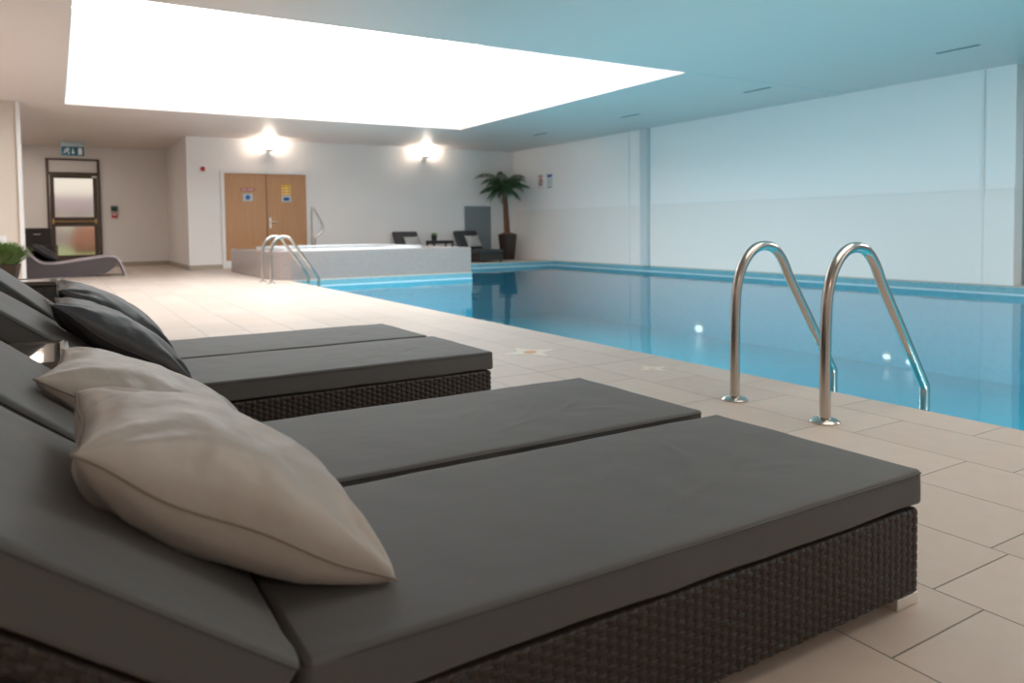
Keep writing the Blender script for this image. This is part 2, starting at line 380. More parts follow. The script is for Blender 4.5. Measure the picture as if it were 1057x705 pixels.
# ---- door_1: brown glazed exit door with an over-panel, and what lies beyond it
d1 = bpy.data.objects.new('door_1', None); C.objects.link(d1); d1['kind'] = 'structure'; d1.location = (0, YX, 0)
def part(name, bm, m, parent, **k): return bm_obj(name, bm, m, parent, **k)
bm = bmesh.new(); y0, y1 = -.05, .08
box(bm, DX0, DX0 + .06, y0, y1, 0, DZ1); box(bm, DX1 - .06, DX1, y0, y1, 0, DZ1); box(bm, DX0 + .06, DX1 - .06, y0, y1, DZ1 - .04, DZ1); box(bm, DX0 + .06, DX1 - .06, y0, y1, 2.20, 2.26)
part('door_frame', bm, M['frame'], d1)
bm = bmesh.new(); box(bm, DX0 + .06, DX1 - .06, 0, .04, 2.26, DZ1 - .04); part('over_panel', bm, M['wall'], d1)
bm = bmesh.new(); a, b = DX0 + .065, DX1 - .065
box(bm, a, a + .09, -.02, .04, .02, 2.195); box(bm, b - .09, b, -.02, .04, .02, 2.195)
box(bm, a + .09, b - .09, -.02, .04, 2.12, 2.195); box(bm, a + .09, b - .09, -.02, .04, .98, 1.20); box(bm, a + .09, b - .09, -.02, .04, .02, .30)
part('door_leaf', bm, M['frame'], d1)
bm = bmesh.new(); box(bm, a + .09, b - .09, .005, .015, 1.20, 2.12); part('upper_pane', bm, M['pane'], d1)
bm = bmesh.new(); box(bm, a + .09, b - .09, .005, .015, .30, .98); part('lower_pane', bm, M['pane'], d1)
bm = bmesh.new(); tube(bm, [(a + .05, -.055, 1.10), (b - .05, -.055, 1.10)], .014, 10)
for x in (a + .05, b - .05): box(bm, x - .02, x + .02, -.07, -.02, 1.04, 1.16)
part('push_bar', bm, M['brass'], d1)
bm = bmesh.new(); box(bm, b - .11, b - .01, -.05, -.02, 2.14, 2.175); part('door_closer', bm, M['alu'], d1)
# outside
bm = bmesh.new(); box(bm, -14, 16, YX + .3, 90, -.10, -.05)
o = bm_obj('lawn', bm, M['lawn']); o['kind'] = 'structure'
def leafy(bm, c, r, n, size, rnd):
    for i in range(n):
        v = Vector((rnd.gauss(0, 1), rnd.gauss(0, 1), rnd.gauss(0, 1))).normalized() * (rnd.random() ** .25)
        pnt = Vector((c[0] + v.x * r[0], c[1] + v.y * r[1], max(c[2] + v.z * r[2], -.05)))
        t = Vector((rnd.gauss(0, 1), rnd.gauss(0, 1), rnd.gauss(0, 1))).normalized() * size
        s = t.orthogonal().normalized() * size * .5
        bm.faces.new([bm.verts.new(pnt - t), bm.verts.new(pnt + s), bm.verts.new(pnt + t), bm.verts.new(pnt - s)])
rnd = random.Random(3)
bm = bmesh.new(); leafy(bm, (1.3, 37, .45), (.75, .6, .75), 900, .11, rnd)
bmesh.ops.create_icosphere(bm, subdivisions=2, radius=1, matrix=Matrix.Translation((1.3, 37, .4)) @ Matrix.Diagonal((.6, .45, .6, 1)))
stamp(bm_obj('flowering_shrub', bm, M['shrubred']), 'red flowering shrub seen through lower pane of the exit door', 'shrub')
bm = bmesh.new()
box(bm, -7, 8, 52, 58, -.05, 2.15); vs = [bm.verts.new(v) for v in ((-7, 52, 2.15), (8, 52, 2.15), (8, 58, 2.15), (-7, 58, 2.15), (-6, 55, 3.1), (7, 55, 3.1))]
for f in ((0, 1, 5, 4), (2, 3, 4, 5), (1, 2, 5), (3, 0, 4)): bm.faces.new([vs[k] for k in f])
hs = thing('distant_house', 'low mauve grey building far outside the glazed exit door', 'building', (0, 0, 0))
bm_obj('wall', bm, M['housewall'], hs)
bm = bmesh.new()
bm.free()
for x in (-1.2, .2, 1.6, 3.0): bm = bmesh.new(); box(bm, x, x + .7, 51.93, 52.0, .9, 1.8); bm_obj('window', bm, M['pale'], hs)

# ---- door_2: pair of beech doors in white frame
d2 = bpy.data.objects.new('door_2', None); C.objects.link(d2); d2['kind'] = 'structure'; d2.location = (0, YB, 0)
bx0, bx1, bz = 3.17, 4.95, 2.10; bmid = 4.06
bm = bmesh.new(); box(bm, bx0 - .07, bx0, -.05, 0, 0, bz + .06); box(bm, bx1, bx1 + .07, -.05, 0, 0, bz + .06); box(bm, bx0, bx1, -.05, 0, bz, bz + .06); part('door_frame', bm, M['trim'], d2)
bm = bmesh.new(); box(bm, bmid - .02, bmid + .02, -.004, 0, .01, bz); part('leaf_gap_shade', bm, M['frame'], d2)  # dark strip behind the leaf gap, stands in for its shade
for x0, x1 in ((bx0, bmid - .008), (bmid + .008, bx1)):
    bm = bmesh.new(); box(bm, x0 + .004, x1, -.03, -.005, .17, bz - .004); lf = part('door_leaf', bm, M['door'], d2, bevel=.003)
    bm = bmesh.new(); box(bm, x0 + .004, x1, -.033, -.002, .01, .17); part('kick_plate', bm, M['trim'], lf)
    if x0 > 4:
        bm = bmesh.new(); box(bm, x0 + .045, x0 + .085, -.04, -.03, .88, 1.12); tube(bm, fillet([(x0 + .065, -.04, 1.02), (x0 + .065, -.09, 1.02), (x0 + .19, -.09, 1.02)], .02, 4), .011, 8); part('door_handle', bm, M['alu'], lf)
# signs on the doors
bm = bmesh.new(); box(bm, 3.51, 3.80, YB - .036, YB - .031, 1.715, 1.775, 0)
for k in range(9):
    if k != 4: box(bm, 3.53 + k * .028, 3.548 + k * .028, YB - .038, YB - .0355, 1.728, 1.762, 1)
stamp(bm_obj('door_notice', bm, M['red'], mats=[M['red'], M['signpale']]), 'narrow red notice on left beech door', 'sign')
bm = bmesh.new(); box(bm, 3.56, 3.76, YB - .036, YB - .031, 1.49, 1.65, 0)
bmesh.ops.create_cone(bm, segments=24, cap_ends=True, radius1=.055, radius2=.055, depth=.004, matrix=Matrix.Translation((3.66, YB - .038, 1.57)) @ Matrix.Rotation(PI / 2, 4, 'X'))
for f in bm.faces:
    if len(f.verts) > 4 or f.calc_center_median().y < YB - .0362: f.material_index = 1
stamp(bm_obj('mandatory_sign', bm, M['signpale'], mats=[M['signpale'], M['blue']]), 'pale square sign with blue disc on left beech door', 'sign')
bm = bmesh.new(); box(bm, 4.40, 4.60, YB - .036, YB - .031, 1.63, 1.85, 0)
for i in range(3):
    box(bm, 4.415, 4.585, YB - .038, YB - .0355, 1.65 + i * .065, 1.66 + i * .065, 1)
    for j in range(2):
        cx = 4.45 + j * .1; cz = 1.672 + i * .065
        vs = [bm.verts.new((cx - .02, YB - .0385, cz)), bm.verts.new((cx + .02, YB - .0385, cz)), bm.verts.new((cx, YB - .0385, cz + .035))]
        bm.faces.new(vs).material_index = 2
stamp(bm_obj('warning_sign', bm, M['yellow'], mats=[M['yellow'], M['signwhite'], M['ink']]), 'yellow warning notice on right beech door', 'sign')
bm = bmesh.new(); box(bm, 4.40, 4.60, YB - .036, YB - .031, 1.48, 1.61, 0); box(bm, 4.43, 4.57, YB - .038, YB - .0355, 1.50, 1.58, 1); box(bm, 4.47, 4.53, YB - .040, YB - .0375, 1.515, 1.565, 2)
stamp(bm_obj('mandatory_sign', bm, M['signpale'], mats=[M['signpale'], M['blue'], M['ink']]), 'pale sign with dark blue panel under the yellow notice', 'sign')

# ================================================================ SOFT GOODS
def grid_coords(l, r, n):
    h = l / 2; inner = h - r
    arc = [inner + r * math.tan(PI / 4 * k / 3) for k in (1, 2, 3)]
    mid = list(np.linspace(-inner, inner, n))
    return [-a for a in reversed(arc)] + mid + arc
def round_box(lx, ly, lz, r, nx, ny, nz, disp=None):
    """rounded box centred on the origin; disp(p, normal) -> offset along the normal"""
    ax = [grid_coords(lx, r, nx), grid_coords(ly, r, ny), grid_coords(lz, r, nz)]; half = (lx / 2, ly / 2, lz / 2)
    verts, faces, key = [], [], {}
    def vid(p):
        k = (round(p[0], 6), round(p[1], 6), round(p[2], 6))
        if k in key: return key[k]
        q = Vector([max(-half[i] + r, min(half[i] - r, p[i])) for i in range(3)]); d = Vector(p) - q
        nrm = d.normalized(); pos = q + nrm * r
        if disp: pos = pos + nrm * disp(pos, nrm)
        key[k] = len(verts); verts.append(pos); return key[k]
    for a in range(3):
        b, c = (a + 1) % 3, (a + 2) % 3
        for s in (-1, 1):
            for i in range(len(ax[b]) - 1):
                for j in range(len(ax[c]) - 1):
                    pts = []
                    for (ii, jj) in ((i, j), (i + 1, j), (i + 1, j + 1), (i, j + 1)):
                        p = [0, 0, 0]; p[a] = s * half[a]; p[b] = ax[b][ii]; p[c] = ax[c][jj]; pts.append(vid(p))
                    faces.append(pts if s > 0 else pts[::-1])
    return verts, faces
def soft_obj(name, vf, m, parent, loc=(0, 0, 0)):
    v, f = vf; me = bpy.data.meshes.new(name); me.from_pydata([tuple(p + Vector(loc)) for p in v], [], f); me.update(); me.shade_smooth()
    me.materials.append(m); o = bpy.data.objects.new(name, me); C.objects.link(o); o.parent = parent; return o

# woven ring wall: perimeter of a rounded rectangle, woven in relief
def weave_ring(name, x0, x1, y0, y1, z0, z1, r, m, parent, du=.0042, dv=.0020, pu=.021, pv=.0100, A=.0032, topcap=True):
    lx, ly = x1 - x0 - 2 * r, y1 - y0 - 2 * r
    per = 2 * (lx + ly) + 2 * PI * r; ncol = int(round(per / pu / 2)) * 2; pu = per / ncol
    nu = ncol * 5; nv = int((z1 - z0) / dv) + 1
    s = np.arange(nu) / nu * per
    base = np.zeros((nu, 2)); nrm = np.zeros((nu, 2))
    segs = [('l', lx, (x0 + r, y0), (1, 0), (0, -1)), ('a', r, (x1 - r, y0 + r), -PI / 2), ('l', ly, (x1, y0 + r), (0, 1), (1, 0)), ('a', r, (x1 - r, y1 - r), 0),
            ('l', lx, (x1 - r, y1), (-1, 0), (0, 1)), ('a', r, (x0 + r, y1 - r), PI / 2), ('l', ly, (x0, y1 - r), (0, -1), (-1, 0)), ('a', r, (x0 + r, y0 + r), PI)]
    for i, t in enumerate(s):
        for sg in segs:
            L = sg[1] if sg[0] == 'l' else sg[1] * PI / 2
            if t <= L + 1e-9:
                if sg[0] == 'l': base[i] = (sg[2][0] + sg[3][0] * t, sg[2][1] + sg[3][1] * t); nrm[i] = sg[4]
                else:
                    an = sg[3] + t / sg[1]; nrm[i] = (math.cos(an), math.sin(an)); base[i] = (sg[2][0] + sg[1] * math.cos(an), sg[2][1] + sg[1] * math.sin(an))
                break
            t -= L
    z = np.linspace(z0, z1, nv)
    U = s[:, None] / pu; V = (z[None, :] - z0) / pv
    j = np.floor(V); fv = V - j; fu = U - np.floor(U)
    prof_h = np.sqrt(np.clip(1 - (2 * fv - 1) ** 2, 0, 1))
    hs_ = A * np.cos(PI * U + PI * j) + .0014 * prof_h - .0014
    st = .0006 * np.sqrt(np.clip(1 - ((fu - .5 + 0) * 1.0) ** 2, 0, 1)) - .0010
    st = np.where(np.abs(fu - np.round(fu)) < .32, .0006, -.0030) + 0 * V
    h = np.maximum(hs_, st)
    edge = np.minimum(z - z0, z1 - z)[None, :]; er = .010
    taper = np.where(edge < er, -(er - np.sqrt(np.clip(er ** 2 - (er - edge) ** 2, 0, None))), 0)
    off = h - .002 + taper
    X = base[:, 0:1] + nrm[:, 0:1] * off; Y = base[:, 1:2] + nrm[:, 1:2] * off; Z = np.broadcast_to(z[None, :], X.shape)
    verts = np.stack([X, Y, Z], -1).reshape(-1, 3)
    ii = np.arange(nu)[:, None]; jj = np.arange(nv - 1)[None, :]
    a = ii * nv + jj; b = ((ii + 1) % nu) * nv + jj
    faces = np.stack([a, b, b + 1, a + 1], -1).reshape(-1, 4)
    me = bpy.data.meshes.new(name)
    fl = faces.tolist()
    fl.append([i * nv for i in range(nu)][::-1]);
    if topcap: fl.append([i * nv + nv - 1 for i in range(nu)])
    me.from_pydata(verts.tolist(), [], fl); me.update(); me.materials.append(m)
    o = bpy.data.objects.new(name, me); C.objects.link(o); o.parent = parent
    return o

# lounger: origin on the floor under the near foot corner; +x towards the foot, +y away
LL, LW, HX = 1.603, .612, 1.353          # hinge is HX behind the foot
def fold(p):
    x = p.x
    w = 0
    w += .0026 * noise.noise(Vector((p.x * 3.1, p.y * 4.0, 1.7)))
    w += .0013 * noise.noise(Vector((p.x * 11, p.y * 9, 4.2)))
    return w
def make_lounger(name, angle):
    root = thing(name, None, None)
    bx0_ = -LL - .45
    weave_ring('wicker_base', bx0_, -.010, -.003, LW - .003, .026, .215, .012, M['wicker'], root)
    for (x0, x1) in ((-.087, -.012), (bx0_ + .01, bx0_ + .085)):
        for (y0, y1) in ((0, .045), (LW - .05, LW - .006)):
            bm = bmesh.new(); box(bm, x0, x1, y0, y1, 0, .026); bm_obj('foot_block', bm, M['alu'], root, bevel=.002)
    # seat cushion, lightly crowned with drag folds near the foot end
    th = .078; L = HX; cx = -L / 2; cz = .2185 + th / 2
    def dp(p, n):
        d = fold(p)
        if n.z > .5:
            ex = 1 - (2 * abs(p.x) / L) ** 6; ey = 1 - (2 * abs(p.y) / LW) ** 4; d += .004 * max(ex, 0) * max(ey, 0)
            fx = (p.x + cx) + .33                         # radiating creases
            for (a, b, k, s) in ((-.30, -.05, .55, .0035), (-.42, -.02, .9, .003), (-.24, -.12, -.4, .0026), (-.36, .10, 1.3, .0024), (-.52, -.14, .35, .003), (-.60, .04, .7, .0025)):
                dd = (p.x + cx - a) * math.sin(k) - (p.y - b) * math.cos(k); tt = (p.x + cx - a) * math.cos(k) + (p.y - b) * math.sin(k)
                d += s * math.exp(-(dd / .008) ** 2) * math.exp(-(tt / .07) ** 2)
        else:
            d += .0025 * noise.noise(Vector((p.x * 7, p.y * 7, p.z * 14)))
        if n.x < -.3: d -= .002
        return d
    vf = round_box(L, LW, th, .010, 110, 50, 5, dp)
    sc_ = soft_obj('seat_cushion', vf, M['fabric'], root, (cx, LW / 2, cz))
    # piping on the upper edge
    def rect(lx, ly, r, z, ox, oy, n=6):
        out = []
        for (sx, sy, a0) in ((1, -1, -PI / 2), (1, 1, 0), (-1, 1, PI / 2), (-1, -1, PI)):
            for k in range(n + 1):
                a = a0 + PI / 2 * k / n; out.append((ox + sx * (lx / 2 - r) + r * math.cos(a), oy + sy * (ly / 2 - r) + r * math.sin(a), z))
        return out
    bm = bmesh.new(); tube(bm, rect(L, LW, .010, 0, cx, LW / 2),   .0019, 6, closed=True)
    for v in bm.verts: v.co.z += cz + th / 2 - .008
    bm_obj('piping', bm, M['piping'], sc_, smooth=True)
    # backrest: pivot on the upper hinge line
    piv = bpy.data.objects.new('backrest', None); C.objects.link(piv); piv.parent = root; piv.location = (-HX - .001, LW / 2, .2945)
    piv.rotation_euler = (0, angle, 0)
    BL = .74
    def dp2(p, n):
        d = fold(p + Vector((5, 0, 0)))
        if n.z > .5:
            d += .006 * max(1 - (2 * abs(p.x) / BL) ** 4, 0) * max(1 - (2 * abs(p.y) / LW) ** 4, 0)
            xr = BL / 2 - p.x                               # pinched pleats beside the hinge
            d += .0035 * math.exp(-(xr / .05)) * math.sin(p.y * 46 + 1.2) * math.exp(-((abs(p.y) - LW / 2) / .09) ** 2)
        return d
    vf = round_box(BL, LW, .080, .012, 60, 46, 5, dp2)
    bc = soft_obj('backrest_cushion', vf, M['fabric'], piv, (-BL / 2, 0, -.040))
    bm = bmesh.new(); tube(bm, rect(BL, LW, .012, 0, -BL / 2, 0),   .0019, 6, closed=True)
    for v in bm.verts: v.co.z += -.009
    bm_obj('piping', bm, M['piping'], bc, smooth=True)
    weave_ring('backrest_frame', -BL + .01, -.05, -LW / 2 + .004, LW / 2 - .004, -.122, -.083, .010, M['wicker'], piv)
    bm = bmesh.new()
    for y in (-LW / 2 + .05, LW / 2 - .05): tube(bm, [(-.42, y, -.12), (-.50, y, -.30)], .009, 8)
    return root
lounger_specs = [
    (1.603, .939, 37.0, 'nearest charcoal sun lounger, with the big beige pillow in the foreground'),
    (1.595, 1.598, 38.5, 'charcoal sun lounger close beside the nearest one, under the beige pillow with folded corner'),
    (1.612, 2.880, 36.5, 'charcoal sun lounger just beyond the glass side table, nearer of the second pair'),
    (1.590, 3.522, 41.0, 'charcoal sun lounger at the far side of the second pair, next to open floor'),
]
lg = make_lounger('sun_lounger', math.radians(37))
for i, (x, y, an, lab) in enumerate(lounger_specs):
    o = lg if i == 0 else copy_tree(lg)
    o.location = (x, y, 0); stamp(o, lab, 'sun lounger', 'dark wicker sun loungers lined up on the near deck')
    for ch in o.children:
        if ch.name.startswith('backrest'): ch.rotation_euler = (0, math.radians(an), 0)

# pillows
def pillow_mesh(name, w, h, t, seed, N=56, ear=.075):
    rnd = random.Random(seed); verts = []; faces = []
    def pt(i, j, side):
        u, v = -1 + 2 * i / N, -1 + 2 * j / N
        u = math.sin(u * PI / 2) * .35 + u * .65; v = math.sin(v * PI / 2) * .35 + v * .65
        x = w / 2 * u * (1 - ear * (1 - v * v)); y = h / 2 * v * (1 - ear * (1 - u * u))
        c = max((1 - u * u) * (1 - v * v), 0)
        z = t / 2 * c ** .42
        # folds running in from corners and edges
        rr = math.hypot(abs(u) - 1, abs(v) - 1); an = math.atan2(1 - abs(v), 1 - abs(u) + 1e-6)
        q = (1 if u > 0 else -1) + 2 * (1 if v > 0 else -1) + seed
        z += c ** .5 * .016 * math.exp(-(rr / .55) ** 2) * math.sin(an * 9 + q)
        z += c ** .3 * .010 * noise.noise(Vector((u * 1.8 + seed, v * 1.8, side * 3.0)))
        z += c ** .3 * .004 * noise.noise(Vector((u * 6 + seed, v * 4.0, side * 5.0)))
        z += c ** .4 * .007 * math.sin(7 * u * (1.2 - .3 * v) + seed) * max(v, 0) ** 2
        e = max(abs(u), abs(v)) ** 3
        along = u if abs(v) > abs(u) else v
        sag = (-.014 * math.cos(along * PI / 2) + .005 * math.sin(along * 5.2 + seed)) * e * (1 - along ** 4)
        return (x, y, side * max(z, 0) + sag)
    idx = {}
    for side in (1, -1):
        for i in range(N + 1):
            for j in range(N + 1):
                bd = i in (0, N) or j in (0, N)
                if bd and side == -1: idx[(i, j, -1)] = idx[(i, j, 1)]; continue
                idx[(i, j, side)] = len(verts); verts.append(pt(i, j, side))
        for i in range(N):
            for j in range(N):
                f = [idx[(i, j, side)], idx[(i + 1, j, side)], idx[(i + 1, j + 1, side)], idx[(i, j + 1, side)]]
                faces.append(f if side == 1 else f[::-1])
    loop = [pt(i, 0, 1) for i in range(N)] + [pt(N, j, 1) for j in range(N)] + [pt(i, N, 1) for i in range(N, 0, -1)] + [pt(0, j, 1) for j in range(N, 0, -1)]
    return verts, faces, loop
def place_frame(o, B, Cn, A):
    """origin at centre, x from B to C, y from B to A"""
    B, Cn, A = Vector(B), Vector(Cn), Vector(A)
    x = (Cn - B).normalized(); y = (A - B); y = (y - x * y.dot(x)).normalized(); z = x.cross(y)
    c = (Cn + B) / 2 + y * (A - B).length / 2
    o.matrix_world = Matrix(((x.x, y.x, z.x, c.x), (x.y, y.y, z.y, c.y), (x.z, y.z, z.z, c.z), (0, 0, 0, 1)))
def pillow(label, m, w, h, t, seed, B, Cn, A, group=None, pipe=M['piping']):
    v, f, loop = pillow_mesh('pillow', w, h, t, seed)
    root = thing('pillow', label, 'pillow', group=group); place_frame(root, B, Cn, A)
    me = bpy.data.meshes.new('cover'); me.from_pydata(v, [], f); me.update(); me.shade_smooth(); me.materials.append(m)
    o = bpy.data.objects.new('cover', me); C.objects.link(o); o.parent = root
    s = o.modifiers.new('sub', 'SUBSURF'); s.levels = 0; s.render_levels = 1
    bm = bmesh.new(); tube(bm, loop, .0022, 6, closed=True); bm_obj('seam', bm, pipe, root, smooth=True)
    return root
M['beige_seam'] = mat('beige_seam', (.24, .20, .17, 1), .6)
pillow('big beige satin pillow on the nearest sun lounger', M['beige'], .49, .46, .205, 1, (.008, 1.08, .566), (.424, 1.065, .306), (.006, 1.54, .570), pipe=M['beige_seam'])
pillow('beige satin pillow with pointed corner, behind the big foreground one', M['beige'], .49, .47, .16, 4, (-.046, 1.76, .556), (.380, 1.71, .312), (.010, 2.22, .545), pipe=M['beige_seam'])
pillow('shiny charcoal pillow on the nearer lounger of the second pair', M['darkpil'], .52, .47, .15, 6, (-.022, 2.95, .603), (.405, 2.93, .300), (-.006, 3.41, .590))
pillow('charcoal pillow on the farthest lounger of the second pair', M['darkpil'], .52, .46, .16, 9, (.006, 3.58, .606), (.430, 3.60, .308), (.010, 4.04, .612))

# ---------------------------------------------------------------- side tables with glass tops
def side_table(x0, x1, y0, y1, h, label):
    root = thing('side_table', label, 'side table', ((x0 + x1) / 2, (y0 + y1) / 2, 0), group='square wicker side tables')
    a, b = (x1 - x0) / 2, (y1 - y0) / 2
    weave_ring('wicker_body', -a + .01, a - .01, -b + .01, b - .01, .04, h - .035, .012, M['wicker'], root, pu=.024, pv=.012, dv=.003)
    bm = bmesh.new()
    for (p0, p1) in (((-a, -b), (a, -b)), ((a, -b), (a, b)), ((a, b), (-a, b)), ((-a, b), (-a, -b))):
        p0, p1 = Vector(p0), Vector(p1); n_ = int((p1 - p0).length / .006); pts = []; rr = []
        for k in range(n_ + 1):
            q = p0.lerp(p1, k / n_); q = Vector((q.x * (1 - .016 / a), q.y * (1 - .016 / b))); pts.append((q.x, q.y, h - .017)); rr.append(.0150 + .0012 * (k % 2))
        tube(bm, pts, rr, 8)
    bm_obj('woven_rim', bm, M['rim'], root, smooth=True)
    bm = bmesh.new(); box(bm, -a + .028, a - .028, -b + .028, b - .028, h - .016, h - .006); bm_obj('glass_top', bm, M['glass_top'], root, bevel=.001)
    for sx in (-1, 1):
        for sy in (-1, 1):
            bm = bmesh.new(); box(bm, sx * (a - .03) - .018, sx * (a - .03) + .018, sy * (b - .03) - .018, sy * (b - .03) + .018, 0, .04); bm_obj('foot', bm, M['alu'], root)
    return root
M['rim'] = mat('woven_rim', (.06, .045, .036, 1), .28, spec=.8)
side_table(-.46, .03, 2.34, 2.84, .50, 'wicker side table with dark glass top between the two lounger pairs')
side_table(-.45, .05, 6.30, 6.80, .50, 'wicker side table carrying the potted grass, near the left pillar')

def potted_grass(name, loc, r, hp, fr, fh, n, label, seed, potm):
    root = thing(name, label, 'plant', loc); rnd = random.Random(seed)
    bm = bmesh.new(); lathe(bm, [(r * .80, 0), (r * .92, hp * .5), (r, hp * .96), (r * 1.02, hp), (r * .92, hp), (r * .9, hp * .9)], seg=28); bm_obj('pot', bm, potm, root, smooth=True)
    bm = bmesh.new(); bmesh.ops.create_cone(bm, segments=24, cap_ends=True, radius1=r * .9, radius2=r * .9, depth=.01, matrix=Matrix.Translation((0, 0, hp * .9))); bm_obj('soil', bm, M['soil'], root)
    bm = bmesh.new()
    for i in range(n):
        a = rnd.random() * 2 * PI; rb = r * .8 * math.sqrt(rnd.random()); lean = rnd.random()
        b0 = Vector((rb * math.cos(a), rb * math.sin(a), hp * .9)); d = Vector((math.cos(a), math.sin(a), 0)); hgt = fh * (.55 + .45 * rnd.random()) * (1 - .35 * lean * lean)
        tip = b0 + d * (fr - rb * .3) * lean * .9 + Vector((0, 0, hgt)); mid = b0.lerp(tip, .55) + Vector((0, 0, hgt * .12))
        s = Vector((-d.y, d.x, 0)) * (.0032 + .002 * rnd.random()) * (r / .1)
        v = [bm.verts.new(q) for q in (b0 - s, b0 + s, mid + s, mid - s, tip)]
        bm.faces.new((v[0], v[1], v[2], v[3])); bm.faces.new((v[3], v[2], v[4]))
    g = bm_obj('grass_blades', bm, M['grass'], root)
    return root
potted_grass('potted_grass', (-.335, 6.5, .50), .125, .12, .18, .185, 2200, 'bushy green grass in woven brown pot on the side table at the left edge', 2, M['wpot'])

# ================================================================ POOL LADDERS
def pool_ladder(x0, y0, sp, label, group, ht=.735):
    root = thing('pool_ladder', label, 'pool ladder', (x0, y0, 0), group=group)
    path = [(0, 0), (.006, .60), (.10, .765), (.30, .775), (.665, .165), (.735, .07), (.735, -1.0)]
    for k in range(2):
        y = k * sp
        P_ = [(0, y, 0), (.001, y, .25), (.006, y, .44), (.016, y, .54), (.050, y, .636), (.110, y, .705), (.185, y, .734), (.27, y, .722), (.335, y, .665), (.385, y, .580)]
        up = smooth_path(P_, 6)
        rest = fillet([(.385, y, .580), (.672, y, .165), (.738, y, .065), (.742, y, -.98)], [.10, .06], 6)
        bm = bmesh.new(); tube(bm, up + rest[1:], .0235, 18); r_ = bm_obj('handrail', bm, M['steel'], root, smooth=True)
        bm = bmesh.new(); lathe(bm, [(.063, 0), (.063, .006), (.050, .016), (.026, .022)], 0, y, 32); bm_obj('floor_flange', bm, M['steel'], r_, smooth=True)
    for z in (-.30, -.58, -.86):
        bm = bmesh.new(); box(bm, .705, .785, .02, sp - .02, z - .015, z + .010); bm_obj('tread', bm, M['steel'], root, bevel=.004)
    return root
pool_ladder(2.738, 2.03, .50, 'large stainless steel pool ladder in the right foreground', 'stainless steel pool ladders')
pool_ladder(2.83, 12.08, .56, 'small distant pool ladder in front of the raised spa', 'stainless steel pool ladders')

# ================================================================ SPA TUB
sp_ = thing('spa_tub', 'raised grey mosaic hot tub standing at the far end of the pool', 'hot tub', (0, 0, 0))
SH_ = .47
out = [(3.02, 16.2), (3.02, 13.45), (3.06, 13.15), (3.16, 12.92), (3.32, 12.765), (6.69, 12.765), (6.69, 16.2)]
bm = bmesh.new()
inn = [(3.55, 15.8), (3.55, 13.5), (3.65, 13.3), (3.8, 13.15), (4.0, 13.1), (6.1, 13.1), (6.1, 15.8)]
lo = [bm.verts.new((x, y, 0)) for x, y in out]; hi = [bm.verts.new((x, y, SH_)) for x, y in out]; ih = [bm.verts.new((x, y, SH_)) for x, y in inn]; il = [bm.verts.new((x, y, .1)) for x, y in inn]
n_ = len(out)
for i in range(n_):
    j = (i + 1) % n_
    bm.faces.new((lo[i], lo[j], hi[j], hi[i])); bm.faces.new((hi[i], hi[j], ih[j], ih[i])); bm.faces.new((ih[i], ih[j], il[j], il[i]))
bm.faces.new(il); bm.faces.new(lo)
bm_obj('mosaic_surround', bm, M['spa'], sp_)
# white acrylic shell lip standing on the surround
def rrect(x0, x1, y0, y1, r, n=6):
    o_ = []
    for cx_, cy_, a0 in ((x1 - r, y0 + r, -PI / 2), (x1 - r, y1 - r, 0), (x0 + r, y1 - r, PI / 2), (x0 + r, y0 + r, PI)):
        for k in range(n + 1): o_.append((cx_ + r * math.cos(a0 + PI / 2 * k / n), cy_ + r * math.sin(a0 + PI / 2 * k / n)))
    return o_
bm = bmesh.new(); A_ = rrect(3.35, 5.95, 12.98, 15.9, .5); B_ = rrect(3.53, 5.77, 13.16, 15.72, .4)
r1 = [bm.verts.new((x, y, SH_ + .002)) for x, y in A_]; r2 = [bm.verts.new((x, y, SH_ + .045)) for x, y in A_]; r3 = [bm.verts.new((x, y, SH_ + .045)) for x, y in B_]; r4 = [bm.verts.new((x, y, .15)) for x, y in B_]
n_ = len(A_)
for i in range(n_):
    j = (i + 1) % n_
    for a, b in ((r1, r2), (r2, r3), (r3, r4)): bm.faces.new((a[i], a[j], b[j], b[i]))
bm.faces.new(r4); bm_obj('acrylic_shell', bm, M['spa_white'], sp_)
bm = bmesh.new(); bm.faces.new([bm.verts.new((x, y, SH_ + .02)) for x, y in B_]); wt = bm_obj('tub_water', bm, M['water'], sp_)
# spa handrail behind
hr = thing('spa_handrail', 'curved chrome handrail at the rear of the raised spa', 'handrail', (0, 0, 0))
bm = bmesh.new()
tube(bm, smooth_path([(4.74, 16.45, 0), (4.742, 16.45, .7), (4.745, 16.45, 1.2), (4.755, 16.45, 1.30), (4.79, 16.45, 1.31), (4.86, 16.45, 1.17), (4.95, 16.45, 1.00), (4.98, 16.45, .88), (4.93, 16.45, .76), (4.84, 16.45, .70), (4.80, 16.45, .60), (4.80, 16.45, 0)], 6), .024, 12)
bm_obj('rail', bm, M['steel'], hr, smooth=True)
bm = bmesh.new(); lathe(bm, [(.05, 0), (.05, .012), (.03, .02)], 4.74, 16.45, 20); lathe(bm, [(.05, 0), (.05, .012), (.03, .02)], 4.80, 16.45, 20); bm_obj('floor_flange', bm, M['steel'], hr, smooth=True)

